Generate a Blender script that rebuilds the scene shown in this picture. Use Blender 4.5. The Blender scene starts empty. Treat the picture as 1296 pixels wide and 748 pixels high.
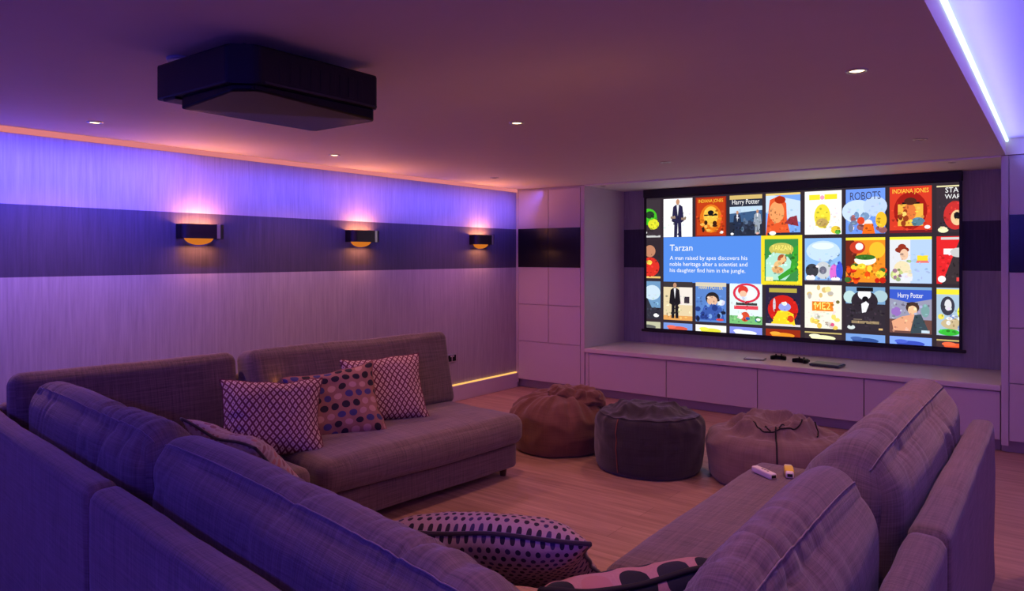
import bpy, bmesh, math, random
from mathutils import Vector, Matrix, noise
C = bpy.context.scene
COL = C.collection
PI = math.pi
R = math.radians
rnd = random.Random(7)
V = Vector

# ---------------------------------------------------------------- nodes / materials
class NT:
    """tiny helper round a material's node tree"""
    def __init__(self, name):
        self.m = bpy.data.materials.new(name); self.m.use_nodes = True
        self.t = self.m.node_tree; self.n = self.t.nodes; self.l = self.t.links
        self.b = self.n['Principled BSDF']
    def node(self, typ, **kw):
        o = self.n.new(typ)
        for k, v in kw.items(): setattr(o, k, v)
        return o
    def link(self, a, b): self.l.new(a, b)
    def put(self, sock, v):
        if isinstance(v, bpy.types.NodeSocket): self.l.new(v, sock)
        else: sock.default_value = v
    def math(self, op, a, b=0.0, c=0.0):
        o = self.node('ShaderNodeMath', operation=op)
        self.put(o.inputs[0], a); self.put(o.inputs[1], b); self.put(o.inputs[2], c)
        return o.outputs[0]
    def mix(self, f, a, b):
        o = self.node('ShaderNodeMix', data_type='RGBA')
        self.put(o.inputs[0], f)
        for s, v in ((o.inputs[6], a), (o.inputs[7], b)):
            if isinstance(v, bpy.types.NodeSocket): self.l.new(v, s)
            else: s.default_value = (*v, 1)
        return o.outputs[2]
    def coords(self, which='Object', scale=(1, 1, 1), rot=(0, 0, 0)):
        c = self.node('ShaderNodeTexCoord'); mp = self.node('ShaderNodeMapping')
        self.link(c.outputs[which], mp.inputs[0])
        mp.inputs['Scale'].default_value = scale; mp.inputs['Rotation'].default_value = rot
        return mp.outputs[0]
    def sep(self, v):
        o = self.node('ShaderNodeSeparateXYZ'); self.link(v, o.inputs[0]); return o.outputs
    def noise(self, vec, scale=5, detail=3, rough=.5):
        o = self.node('ShaderNodeTexNoise'); self.link(vec, o.inputs['Vector'])
        o.inputs['Scale'].default_value = scale; o.inputs['Detail'].default_value = detail
        o.inputs['Roughness'].default_value = rough
        return o.outputs['Fac']
    def ramp(self, f, stops, interp='LINEAR'):
        o = self.node('ShaderNodeValToRGB'); cr = o.color_ramp; cr.interpolation = interp
        while len(cr.elements) < len(stops): cr.elements.new(.5)
        for e, (p, c) in zip(cr.elements, stops): e.position = p; e.color = (*c, 1)
        self.put(o.inputs[0], f)
        return o.outputs[0]
    def bump(self, h, strength=.3, dist=.01):
        o = self.node('ShaderNodeBump'); o.inputs['Strength'].default_value = strength
        o.inputs['Distance'].default_value = dist; self.link(h, o.inputs['Height'])
        self.link(o.outputs[0], self.b.inputs['Normal'])
    def col(self, v): self.put(self.b.inputs['Base Color'], v if isinstance(v, bpy.types.NodeSocket) else (*v, 1))
    def rough(self, v): self.put(self.b.inputs['Roughness'], v)

def plain(name, c, rough=.5, metal=0.0, coat=0.0, emis=None, es=0.0, vary=.06, spec=.5):
    """painted or moulded surface: base colour with a slight procedural mottling"""
    n = NT(name)
    f = n.noise(n.coords('Object'), 9, 3)
    d = tuple(x*(1-vary) for x in c); u = tuple(min(1, x*(1+vary)) for x in c)
    n.col(n.mix(f, d, u)); n.rough(rough)
    n.b.inputs['Metallic'].default_value = metal
    n.b.inputs['Coat Weight'].default_value = coat; n.b.inputs['Specular IOR Level'].default_value = spec
    if emis:
        n.b.inputs['Emission Color'].default_value = (*emis, 1); n.b.inputs['Emission Strength'].default_value = es
    return n.m

def glow(name, c, s):
    n = NT(name); n.n.remove(n.b)
    e = n.node('ShaderNodeEmission'); e.inputs[0].default_value = (*c, 1); e.inputs[1].default_value = s
    n.link(e.outputs[0], n.n['Material Output'].inputs[0])
    return n.m

def linen(name, c, k=.52, bump=.3, fine=1.0):
    """slubby woven cloth laid out on UVs measured in metres"""
    n = NT(name)
    a = n.noise(n.coords('UV', (5*fine, 210*fine, 1)), 1, 3, .6)
    b = n.noise(n.coords('UV', (210*fine, 5*fine, 1)), 1, 3, .6)
    a2 = n.noise(n.coords('UV', (2.5*fine, 75*fine, 1)), 1, 2, .5)
    b2 = n.noise(n.coords('UV', (75*fine, 2.5*fine, 1)), 1, 2, .5)
    s = n.math('ADD', a, b)
    f = n.math('ADD', n.math('MULTIPLY', s, .30), n.math('MULTIPLY', n.math('ADD', a2, b2), .20))
    lo = tuple(x*(1-k) for x in c); hi = tuple(min(1, x*(1+k)) for x in c)
    n.col(n.ramp(f, [(.37, lo), (.63, hi)])); n.rough(.92)
    n.b.inputs['Sheen Weight'].default_value = .25; n.b.inputs['Sheen Roughness'].default_value = .5
    n.bump(s, bump, .004)
    return n.m

def dots_mat(name, ground, cols, nu, rad, ground2=None, el=1.0):
    """rows of dots, every other row shifted, each dot one of the given colours"""
    n = NT(name)
    u, v, _ = n.sep(n.coords('UV'))
    u = n.math('MULTIPLY', u, nu); v = n.math('MULTIPLY', v, nu*1.15)
    row = n.math('FLOOR', v)
    u = n.math('ADD', u, n.math('MULTIPLY', row, .5))
    fu = n.math('SUBTRACT', n.math('FRACT', u), .5); fv = n.math('SUBTRACT', n.math('FRACT', v), .5)
    fu = n.math('MULTIPLY', fu, el)
    d = n.math('SQRT', n.math('ADD', n.math('MULTIPLY', fu, fu), n.math('MULTIPLY', fv, fv)))
    cx = n.node('ShaderNodeCombineXYZ'); n.link(n.math('FLOOR', u), cx.inputs[0]); n.link(row, cx.inputs[1])
    w = n.node('ShaderNodeTexWhiteNoise', noise_dimensions='2D'); n.link(cx.outputs[0], w.inputs['Vector'])
    k = len(cols)
    dc = n.ramp(w.outputs['Value'], [(i/k, c) for i, c in enumerate(cols)], 'CONSTANT')
    gn = n.noise(n.coords('UV', (160, 160, 1)), 1, 2)
    g = n.mix(gn, tuple(x*.75 for x in ground), ground2 or ground)
    n.col(n.mix(n.math('LESS_THAN', d, rad), g, dc)); n.rough(.9)
    n.bump(gn, .3, .003)
    return n.m

def lozenge_mat(name, dark, pale, nu, nv):
    """small lozenges in offset rows with dark centres"""
    n = NT(name)
    u, v, _ = n.sep(n.coords('UV'))
    u = n.math('MULTIPLY', u, nu); v = n.math('MULTIPLY', v, nv)
    a = n.math('ABSOLUTE', n.math('SUBTRACT', n.math('FRACT', n.math('ADD', u, v)), .5))
    b = n.math('ABSOLUTE', n.math('SUBTRACT', n.math('FRACT', n.math('SUBTRACT', u, v)), .5))
    d = n.math('MAXIMUM', a, b)
    n.col(n.ramp(d, [(0, dark), (.07, dark), (.11, pale), (.30, pale), (.36, dark)])); n.rough(.9)
    n.bump(n.noise(n.coords('UV', (200, 200, 1)), 1, 2), .3, .003)
    return n.m

M = {}
SOFA = (.155, .105, .102)
M['sofa'] = linen('sofa_linen', SOFA)
M['sofa_pipe'] = linen('sofa_piping_cloth', (.24, .18, .185), .2)
M['wood_foot'] = plain('walnut_foot', (.10, .045, .025), .45)
M['ceiling'] = plain('ceiling_paint', (.72, .63, .60), .75, vary=.02)
M['lacquer'] = plain('pale_lacquer', (.56, .47, .50), .42, vary=.02)
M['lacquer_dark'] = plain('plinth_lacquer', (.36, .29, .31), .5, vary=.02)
M['gloss_black'] = plain('black_gloss_panel', (.012, .010, .013), .22)
M['worktop'] = plain('worktop_paint', (.66, .58, .57), .35, vary=.03)
M['black'] = plain('matt_black', (.010, .009, .011), .5)
M['satin_black'] = plain('satin_black_plastic', (.005, .004, .006), .42, spec=.22)
M['gloss_under'] = plain('glossy_black_underside', (.004, .0035, .007), .25, spec=.18)
M['bronze'] = plain('dark_bronze', (.05, .04, .05), .3, .85)
M['chrome'] = plain('brushed_steel', (.55, .52, .52), .3, .9)
M['white_plastic'] = plain('white_plastic', (.75, .68, .68), .35)
M['grey_plastic'] = plain('grey_plastic', (.18, .18, .2), .4)
M['yellow'] = plain('yellow_sleeve', (.80, .62, .06), .45)
M['soffit'] = plain('white_soffit_board', (.80, .75, .74), .6, vary=.01)
M['mauve_frame'] = plain('skirting_paint', (.55, .47, .52), .45, vary=.02)
M['amber'] = glow('amber_glass', (1.0, .27, .03), .62)
M['hot_lamp'] = glow('hot_lamp', (1.0, .50, .16), 6)
M['down_lamp'] = glow('downlight_lamp_glass', (1.0, .72, .40), 5)
M['down_off'] = plain('downlight_glass_dim', (.30, .25, .25), .2)
M['led_white'] = glow('led_white_blue', (.55, .80, 1.0), 2.4)
M['led_amber'] = glow('led_amber', (1.0, .50, .13), 1.25)
M['pink_trim_glow'] = glow('pink_trim_glow', (.84, .24, .26), .85)  # wall-lamp light on the pale ceiling trim, put in as emission
M['lightbar'] = glow('controller_lightbar', (.12, .12, 1.0), 2.0)
M['bag_rust'] = linen('rust_canvas', (.17, .068, .042), .25, .25, .8)
M['bag_dark'] = linen('dark_denim', (.026, .019, .025), .45, .3, .8)
M['bag_beige'] = linen('beige_canvas', (.22, .14, .12), .22, .25, .8)
M['stitch'] = plain('orange_stitch', (.20, .065, .04), .8)
M['cord'] = plain('black_cord', (.012, .010, .012), .8)
M['pil_pipe'] = linen('dark_piping', (.035, .02, .03), .3)
M['lozenge'] = lozenge_mat('lozenge_weave', (.15, .03, .06), (.62, .46, .42), 27, 20)
M['dots'] = dots_mat('spot_weave', (.36, .17, .14), [(.018, .012, .02), (.05, .05, .17), (.48, .27, .27), (.018, .012, .03), (.06, .05, .20), (.018, .012, .03), (.52, .30, .26)], 15, .36, (.38, .18, .15))
M['smalldots'] = dots_mat('small_spot_weave', (.50, .33, .33), [(.02, .014, .03), (.05, .03, .09), (.03, .02, .03)], 36, .33, None, 1.25)
M['greydots'] = dots_mat('faded_spot_weave', (.55, .43, .43), [(.30, .14, .16), (.38, .26, .27), (.48, .22, .22)], 26, .34, None, .8)
M['bigdots'] = dots_mat('large_spot_weave', (.58, .30, .28), [(.012, .014, .02), (.66, .36, .34), (.02, .02, .03), (.50, .22, .20)], 9.5, .40)

def wall_paper(name, z0=1.39, z1=1.835):
    n = NT(name)
    c = n.coords('Object')
    a = n.noise(n.coords('Object', (70, 70, 3.2)), 1, 4, .6)
    b = n.noise(n.coords('Object', (22, 22, 1.2)), 1, 3, .6)
    f = n.math('ADD', n.math('MULTIPLY', a, .65), n.math('MULTIPLY', b, .35))
    pale = n.ramp(f, [(.34, (.30, .265, .30)), (.66, (.42, .375, .41))])
    dark = n.ramp(f, [(.34, (.042, .034, .062)), (.66, (.07, .058, .105))])
    z = n.sep(c)[2]
    band = n.math('MULTIPLY', n.math('GREATER_THAN', z, z0), n.math('LESS_THAN', z, z1))
    n.col(n.mix(band, pale, dark)); n.rough(.55)
    n.bump(f, .35, .006)
    return n.m
M['wall'] = wall_paper('streaked_wallpaper')

def floor_mat():
    n = NT('oak_planks')
    v = n.coords('Object')
    br = n.node('ShaderNodeTexBrick'); n.link(v, br.inputs['Vector'])
    br.inputs['Scale'].default_value = 1; br.inputs['Brick Width'].default_value = 1.9
    br.inputs['Row Height'].default_value = .19; br.inputs['Mortar Size'].default_value = .0022
    br.inputs['Mortar Smooth'].default_value = .2
    br.inputs['Color1'].default_value = (.46, .285, .225, 1); br.inputs['Color2'].default_value = (.41, .25, .195, 1)
    br.inputs['Mortar'].default_value = (.27, .16, .12, 1); br.offset = .37
    g = n.noise(n.coords('Object', (1.5, 26, 1)), 1, 5, .6)
    gc = n.ramp(g, [(.3, (.66, .62, .60)), (.7, (1.15, 1.13, 1.11))])
    mu = n.node('ShaderNodeMix', data_type='RGBA', blend_type='MULTIPLY'); mu.inputs[0].default_value = 1
    n.link(br.outputs[0], mu.inputs[6]); n.link(gc, mu.inputs[7])
    n.col(mu.outputs[2]); n.rough(.42); n.bump(br.outputs['Fac'], -.15, .002)
    return n.m
M['floor'] = floor_mat()

def screen_mat():
    n = NT('lit_screen'); n.n.remove(n.b)
    a = n.node('ShaderNodeVertexColor'); a.layer_name = 'Col'
    e = n.node('ShaderNodeEmission'); n.link(a.outputs[0], e.inputs[0]); e.inputs[1].default_value = SCREEN_STRENGTH
    n.link(e.outputs[0], n.n['Material Output'].inputs[0])
    return n.m
SCREEN_STRENGTH = 1.2
M['screen'] = screen_mat()

# ---------------------------------------------------------------- object helpers
def link_mesh(name, me, mat, parent=None, smooth=False):
    o = bpy.data.objects.new(name, me); COL.objects.link(o)
    if mat is not None and not me.materials: me.materials.append(M[mat] if isinstance(mat, str) else mat)
    if smooth:
        for p in me.polygons: p.use_smooth = True
    if parent: o.parent = parent
    return o

def obj(name, bm, mat, parent=None, smooth=False):
    me = bpy.data.meshes.new(name)
    bm.normal_update(); bm.to_mesh(me); bm.free()
    return link_mesh(name, me, mat, parent, smooth)

def tag(o, label, cat, group=None, kind=None):
    o['label'] = label; o['category'] = cat
    if group: o['group'] = group
    if kind: o['kind'] = kind
    return o

def thing(name, label, cat, loc=(0, 0, 0), rotz=0, group=None):
    o = bpy.data.objects.new(name, None); COL.objects.link(o)
    o.empty_display_size = .1
    o.location = loc; o.rotation_euler = (0, 0, rotz)
    return tag(o, label, cat, group)

def dup(root, loc, label, rotz=None):
    r = root.copy(); COL.objects.link(r); r.location = loc
    if rotz is not None: r.rotation_euler = (0, 0, rotz)
    r['label'] = label
    for ch in list(root.children):
        c = ch.copy(); COL.objects.link(c); c.parent = r
        for g in list(ch.children):
            d = g.copy(); COL.objects.link(d); d.parent = c
    return r

def struct(name, bm, mat, label=None, smooth=False):
    o = obj(name, bm, mat, None, smooth); o['kind'] = 'structure'
    if label: o['label'] = label
    return o

def add_box(bm, x0, x1, y0, y1, z0, z1, bev=0.0, seg=2):
    t = bmesh.new()
    bmesh.ops.create_cube(t, size=1)
    for v in t.verts:
        v.co = V((x0 + (v.co.x+.5)*(x1-x0), y0 + (v.co.y+.5)*(y1-y0), z0 + (v.co.z+.5)*(z1-z0)))
    if bev > 0:
        bmesh.ops.bevel(t, geom=list(t.edges), offset=bev, segments=seg, affect='EDGES', profile=.5)
    join(bm, t); return bm

def join(bm, t):
    me = bpy.data.meshes.new('tmp'); t.to_mesh(me); t.free()
    bm.from_mesh(me); bpy.data.meshes.remove(me)

def box(x0, x1, y0, y1, z0, z1, bev=0.0, seg=2): return add_box(bmesh.new(), x0, x1, y0, y1, z0, z1, bev, seg)

def add_prism(bm, pts, z0, z1, bev=0.0):
    t = bmesh.new()
    lo = [t.verts.new((x, y, z0)) for x, y in pts]; hi = [t.verts.new((x, y, z1)) for x, y in pts]
    n = len(pts)
    t.faces.new(lo[::-1]); t.faces.new(hi)
    for i in range(n): t.faces.new((lo[i], lo[(i+1) % n], hi[(i+1) % n], hi[i]))
    if bev: bmesh.ops.bevel(t, geom=list(t.edges), offset=bev, segments=2, affect='EDGES', profile=.5)
    bmesh.ops.recalc_face_normals(t, faces=t.faces)
    join(bm, t); return bm

def add_tube(bm, pts, r, closed=False, k=8):
    pts = [V(p) for p in pts]; n = len(pts); rings = []
    up = V((0, 0, 1)); prev = None
    for i, p in enumerate(pts):
        a = pts[(i-1) % n] if (closed or i > 0) else p
        b = pts[(i+1) % n] if (closed or i < n-1) else p
        d = (b-a)
        if d.length < 1e-9: d = V((1, 0, 0))
        d.normalize()
        s = prev - d*prev.dot(d) if prev is not None else d.orthogonal()
        if s.length < 1e-6: s = d.orthogonal()
        s.normalize(); prev = s; t = d.cross(s)
        rr = r[i] if isinstance(r, (list, tuple)) else r
        rings.append([bm.verts.new(p + (s*math.cos(2*PI*j/k) + t*math.sin(2*PI*j/k))*rr) for j in range(k)])
    for i in range(n if closed else n-1):
        A, B = rings[i], rings[(i+1) % n]
        for j in range(k): bm.faces.new((A[j], A[(j+1) % k], B[(j+1) % k], B[j]))
    if not closed: bm.faces.new(rings[0][::-1]); bm.faces.new(rings[-1])
    return bm

def add_lathe(bm, prof, n=32, cx=0, cy=0):
    rings = []
    for r, z in prof:
        rings.append([bm.verts.new((cx+r*math.cos(2*PI*i/n), cy+r*math.sin(2*PI*i/n), z)) for i in range(n)] if r > 1e-6 else [bm.verts.new((cx, cy, z))])
    for A, B in zip(rings, rings[1:]):
        for i in range(n):
            j = (i+1) % n
            if len(A) == 1 and len(B) == 1: continue
            if len(A) == 1: bm.faces.new((A[0], B[j], B[i]))
            elif len(B) == 1: bm.faces.new((A[i], A[j], B[0]))
            else: bm.faces.new((A[i], A[j], B[j], B[i]))
    bmesh.ops.recalc_face_normals(bm, faces=bm.faces)
    return bm

# ---------------------------------------------------------------- upholstery
class Cushion:
    """rounded, stuffed block: surface point from a point on the unit cube"""
    def __init__(s, hx, hy, hz, r, puff=(0, 0, 0), wr=0.0, wf=(14, 2, 2), sag=0.0, seed=0, rx=0.0, fine=.0, taper=0.0, droop=0.0):
        s.h = V((hx, hy, hz)); s.r = r; s.puff = puff; s.wr = wr; s.wf = wf; s.sag = sag; s.seed = seed; s.fine = fine; s.taper = taper; s.droop = droop
    def pt(s, p):
        h = s.h; P = V((p.x*h.x, p.y*h.y, p.z*h.z))
        i = V([max(-(h[k]-s.r), min(h[k]-s.r, P[k])) for k in range(3)])
        d = P-i
        if d.length > 1e-9: d = d.normalized(); P = i + d*s.r
        nrm = V((p.x**5/h.x, p.y**5/h.y, p.z**5/h.z))
        nrm = (nrm.normalized()+d).normalized()
        P.x += s.puff[0]*p.x*(1-p.y**2)*(1-p.z**2)
        P.y += s.puff[1]*p.y*(1-p.x**4)*(1-p.z**2)
        P.z += s.puff[2]*p.z*(1-p.x**4)*(1-p.y**2)
        k = (p.z+1)/2
        P.y *= 1 - s.taper*k
        P.z -= s.droop*k*((p.x+1)/2)**2
        q = V((P.x*1.7+s.seed*7.3, P.y*2.4, P.z*2.4))
        P += nrm*(noise.noise(q)*s.sag)
        if s.wr:
            warp = noise.noise(V((P.x*2.5+s.seed, P.y*5, P.z*5)))*.09
            m = max(0, .35+1.1*noise.noise(V((P.x*2.3+s.seed*5, P.y*2.5, P.z*2.5+4))))
            for fq, am, of in ((s.wf[0], 1.0, 0), (s.wf[0]*1.9, .5, 17)):
                w = noise.noise(V(((P.x+warp)*fq+s.seed*3.1+of, P.y*3.2, P.z*3.2)))
                c = max(0, 1-abs(w)*3.2)
                P -= nrm*(c*c*s.wr*am*m)
        if s.fine:
            P += nrm*noise.noise(V((P.x*11, P.y*11, P.z*11+s.seed)))*s.fine
        return P
    def mesh(s, nx, ny, nz):
        bm = bmesh.new(); uvl = bm.loops.layers.uv.new('UVMap'); cache = {}
        cnt = (nx, ny, nz); h = s.h
        def vert(i):
            if i not in cache:
                p = V((2*i[0]/nx-1, 2*i[1]/ny-1, 2*i[2]/nz-1))
                cache[i] = bm.verts.new(s.pt(p))
            return cache[i]
        for ax in range(3):
            a, b = [k for k in range(3) if k != ax]
            for side in (0, 1):
                for ia in range(cnt[a]):
                    for ib in range(cnt[b]):
                        idx = []
                        for da, db in ((0, 0), (1, 0), (1, 1), (0, 1)):
                            t = [0, 0, 0]; t[ax] = cnt[ax]*side; t[a] = ia+da; t[b] = ib+db; idx.append(tuple(t))
                        flip = (side == 0) != (ax == 1)
                        if flip: idx = idx[::-1]
                        f = bm.faces.new([vert(q) for q in idx])
                        for lp, q in zip(f.loops, idx):
                            c = [(2*q[k]/cnt[k]-1)*h[k] for k in range(3)]
                            # u runs along x, v wraps round
                            if ax == 0: uv = (c[1], c[2])
                            elif ax == 1: uv = (c[0], c[2])
                            else: uv = (c[0], c[1]+side*.37)
                            lp[uvl].uv = uv
        return bm
    def line(s, fn, n=90, lift=.003):
        """points on the surface along a curve of cube points, lifted a little"""
        out = []
        for i in range(n):
            p = fn(i/(n-1)); q = s.pt(p); nn = V((p.x**5/s.h.x, p.y**5/s.h.y, p.z**5/s.h.z)).normalized()
            out.append(q + nn*lift)
        return out

def pillow_bm(w, h, t, seed=0, n=44, pinch=.10):
    bm = bmesh.new(); uvl = bm.loops.layers.uv.new('UVMap')
    def P(u, v, side):
        x = w/2*u*(1-pinch*(1-v*v)*abs(u)**1.5); y = h/2*v*(1-pinch*(1-u*u)*abs(v)**1.5)
        x += .010*noise.noise(V((u*2.2, v*2.2, seed*5.1)))*w*2; y += .014*noise.noise(V((u*2.2, v*2.2, seed*5.1+9)))*h*2
        th = t/2*max(0, (1-u**4)*(1-v**4))**.62
        th *= 1 + .16*noise.noise(V((u*1.4+seed*3, v*1.4, side*2.0+seed)))
        rad = math.hypot(u, v)
        th += .006*noise.noise(V((u*5+seed, v*5, side)))*(1-max(abs(u), abs(v))**6)
        bend = .03*noise.noise(V((u*.8+seed*2, v*.8, 9)))
        return V((x, y, side*th + bend))
    grid = {}
    for side in (1, -1):
        for i in range(n+1):
            for j in range(n+1):
                u, v = -1+2*i/n, -1+2*j/n
                edge = i in (0, n) or j in (0, n)
                key = (i, j, 0 if edge else side)
                if key not in grid: grid[key] = bm.verts.new(P(u, v, side))
    for side in (1, -1):
        for i in range(n):
            for j in range(n):
                ks = [(i, j), (i+1, j), (i+1, j+1), (i, j+1)]
                if side < 0: ks = ks[::-1]
                vs = []
                for a, b in ks:
                    e = a in (0, n) or b in (0, n); vs.append(grid[(a, b, 0 if e else side)])
                f = bm.faces.new(vs)
                for lp, (a, b) in zip(f.loops, ks): lp[uvl].uv = (w*a/n + (side < 0)*.013, h*b/n)
    rim = [P(-1+2*i/n, -1, 1) for i in range(n)] + [P(1, -1+2*i/n, 1) for i in range(n)] + \
          [P(1-2*i/n, 1, 1) for i in range(n)] + [P(-1, 1-2*i/n, 1) for i in range(n)]
    return bm, rim

def pillow(name, label, w, h, t, mat, loc, normal, roll=0, seed=0, pipe=.004, pipe_mat=None):
    """pillow whose face looks along `normal`; its top edge stays level unless rolled"""
    root = thing(name, label, 'cushion', loc)
    nz = V(normal).normalized(); ux = V((0, 0, 1)).cross(nz).normalized(); vy = nz.cross(ux)
    mt = Matrix((ux, vy, nz)).transposed() @ Matrix.Rotation(R(roll), 3, 'Z')
    root.rotation_euler = mt.to_euler()
    bm, rim = pillow_bm(w, h, t, seed)
    obj('cover', bm, mat, root, True)
    obj('piping', add_tube(bmesh.new(), rim, pipe, True, 6), pipe_mat or mat, root, True)
    return root

def foot(parent, x, y):
    bm = bmesh.new(); add_lathe(bm, [(0, 0), (.020, 0), (.028, .05), (.028, .062), (0, .062)], 16, x, y)
    obj('foot', bm, 'wood_foot', parent, True)

def back_cushion(parent, x0, x1, y, zc, t, h, seed, lean=8, r=.12, wr=.006, puff=(.03, .05, .03), label=None, seam=True, yaw=0, sag=.02, taper=.22, droop=0.0):
    L = (x1-x0)/2
    cu = Cushion(L, t/2, h/2, min(r, t/2-.005), puff, wr, (9, 1.2, 1.2), sag, seed, taper=taper, droop=droop)
    nx = max(24, int(L*2*95)); o = obj('back_cushion', cu.mesh(nx, 22, 30), 'sofa', parent, True)
    o.location = ((x0+x1)/2, y, zc); o.rotation_euler = (R(lean), 0, R(yaw))
    if seam:
        def top_front(s): return V((-1+2*s, .45, 1))
        def top_back(s): return V((-1+2*s, -.62, 1))
        for f in (top_back,):
            obj('piping', add_tube(bmesh.new(), cu.line(f, 160, .0024), .0018, False, 6), 'sofa_pipe', o, True)
    return o

def upholstered(hx, hy, hz, r, nx, ny, nz, seed, sag=.004, puff=(0, 0, 0), wr=0, fine=.0015):
    return Cushion(hx, hy, hz, r, puff, wr, (9, 2, 2), sag, seed, fine=fine).mesh(nx, ny, nz)

def panel(parent, name, x0, x1, y0, y1, z0, z1, r, seed, dens=40, **kw):
    hx, hy, hz = (x1-x0)/2, (y1-y0)/2, (z1-z0)/2
    f = lambda a: max(6, int(a*2*dens))
    o = obj(name, upholstered(hx, hy, hz, r, f(hx), f(hy) + 4, f(hz), seed, **kw), 'sofa', parent, True)
    o.location = ((x0+x1)/2, (y0+y1)/2, (z0+z1)/2)
    return o

DEPTH = 1.05
BH = .785          # back frame height
BT = .10           # back frame thickness
def sofa(label, loc, rotz, W):
    t = thing('sofa_section', label, 'sofa', loc, rotz, None)
    panel(t, 'base', .004, W-.004, .10, DEPTH-.03, .055, .235, .03, 1)
    panel(t, 'back_frame', .004, W-.004, 0, BT, .055, BH, .035, 2 + W, sag=.008, fine=.0025)
    for x in (.08, W-.08):
        for y in (.08, DEPTH-.10): foot(t, x, y)
    return t

# ================================================================= the room
H = 2.30
XR, YB, YC, YN = 6.60, -1.60, 6.73, 7.63      # right wall, back wall, cabinet fronts, niche back
NX0, NX1 = .93, 4.69
struct('floor', box(-.1, XR+.1, YB-.1, YN+.1, -.08, 0), 'floor')
struct('wall_left', box(-.1, 0, YB-.1, YN+.1, 0, 2.6), 'wall')
struct('wall_front', box(0, XR, YN, YN+.1, 0, 2.6), 'wall')
struct('wall_right', box(XR, XR+.1, YB-.1, YN+.1, 0, 2.6), 'lacquer')
struct('wall_back', box(0, XR, YB-.1, YB, 0, 2.6), 'lacquer')
bm = bmesh.new()
add_box(bm, 0, 4.72, YB, YN, H, 2.42)
add_box(bm, 4.72, XR, YC, YN, H, 2.42)
add_box(bm, 0, XR, YB, YN, 2.42, 2.50)
struct('ceiling', bm, 'ceiling')
struct('trim_1', box(.0, .028, YB, YC, H-.036, H-.001, .006), 'pink_trim_glow')  # trim is no lamp; the light on it is an even pink glow
struct('trim_2', box(.2, 5.8, YB+.001, YB+.10, 2.215, 2.26, .004), 'mauve_frame')  # unseen ledge added on the back wall to go with the fill lamp
struct('baseboard_left', box(0, .022, YB, YC, 0, .165, .004), 'mauve_frame')

struct('ceiling', box(NX0+.001, NX1-.001, YC-.002, YN-.001, H-.014, H-.001, .002), 'soffit')

def led(name, label, x0, x1, y0, y1, z0, z1, mat):
    return tag(obj(name, box(x0, x1, y0, y1, z0, z1, .002), mat), label, 'led strip')
led('led_strip', 'amber led strip glowing along the top of the skirting on the left wall', .002, .018, YB+.02, YC-.01, .165, .180, 'led_amber')
led('led_strip', 'white-blue led strip along the step of the raised ceiling at the right', 4.721, 4.737, YB+.02, YC-.01, 2.400, 2.418, 'led_white')

# ================================================================= cabinets
def door(parent, name, x0, x1, z0, z1, y=YC, th=.02, mat='lacquer'):
    return obj(name, box(x0, x1, y, y+th, z0, z1, .0025), mat, parent)

G = .003
def tall_cabinet(label, x0, x1, splits, stile_l, stile_r):
    t = thing('tall_cabinet', label, 'cabinet', (0, 0, 0))
    obj('carcass', box(x0, x1, YC+.021, YN-.002, .10, H-.002, .002), 'lacquer', t)
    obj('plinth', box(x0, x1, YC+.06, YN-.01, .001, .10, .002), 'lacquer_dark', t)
    if stile_l: obj('stile', box(x0, x0+stile_l-G, YC, YC+.02, .06, H-.004, .002), 'lacquer', t)
    if stile_r: obj('stile', box(x1-stile_r+G, x1, YC, YC+.02, .06, H-.004, .002), 'lacquer', t)
    a, b = x0+stile_l, x1-stile_r
    w = (b-a)/splits
    for i in range(splits):
        c0, c1 = a+i*w+G, a+(i+1)*w-G
        door(t, 'door', c0, c1, .545, .965)
        u = door(t, 'door', c0, c1, .971, 2.275)
        obj('inset_panel', box(c0-.001, c1+.001, YC-.0035, YC+.004, 1.395, 1.838, .001), 'gloss_black', u)
    door(t, 'drawer_front', a+G, b-G, .10, .539)
    return t
tall_cabinet('pale tall cabinet with black band across its doors in the left corner', 0.002, NX0, 2, .03, .05)
tall_cabinet('pale tall cabinet with black band at the right edge, right of the screen', NX1, XR-.002, 4, .05, .03)

xs = [NX0+.004, 1.885, 2.805, 3.715, NX1-.004]
lab = ['pale low cabinet under the left end of the worktop beside the tall cabinet',
       'pale low cabinet under the worktop, second from the tall left cabinet, above dark beanbag',
       'pale low cabinet under the worktop below the game controllers, behind beige beanbag',
       'pale low cabinet under the right end of the worktop, partly hidden by right sofa']
for i in range(4):
    t = thing('low_cabinet', lab[i], 'cabinet', (xs[i], 0, 0), 0, 'low cabinets under the screen worktop')
    w = xs[i+1]-xs[i]
    obj('carcass', box(.002, w-.002, YC+.036, YN-.002, .09, .474, .002), 'lacquer', t)
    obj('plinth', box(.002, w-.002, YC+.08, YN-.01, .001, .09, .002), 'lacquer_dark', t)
    l0 = .045 if i == 0 else .004
    obj('door', box(l0, w-.004, YC+.015, YC+.035, .095, .468, .0025), 'lacquer', t)
    if i == 0: obj('stile', box(.002, .040, YC+.012, YC+.035, .06, .474, .002), 'lacquer', t)
tag(obj('worktop', box(NX0+.002, NX1-.002, YC-.004, YN-.003, .476, .52, .005), 'worktop'),
    'long pale worktop running below the screen above the low cabinets', 'worktop')

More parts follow.
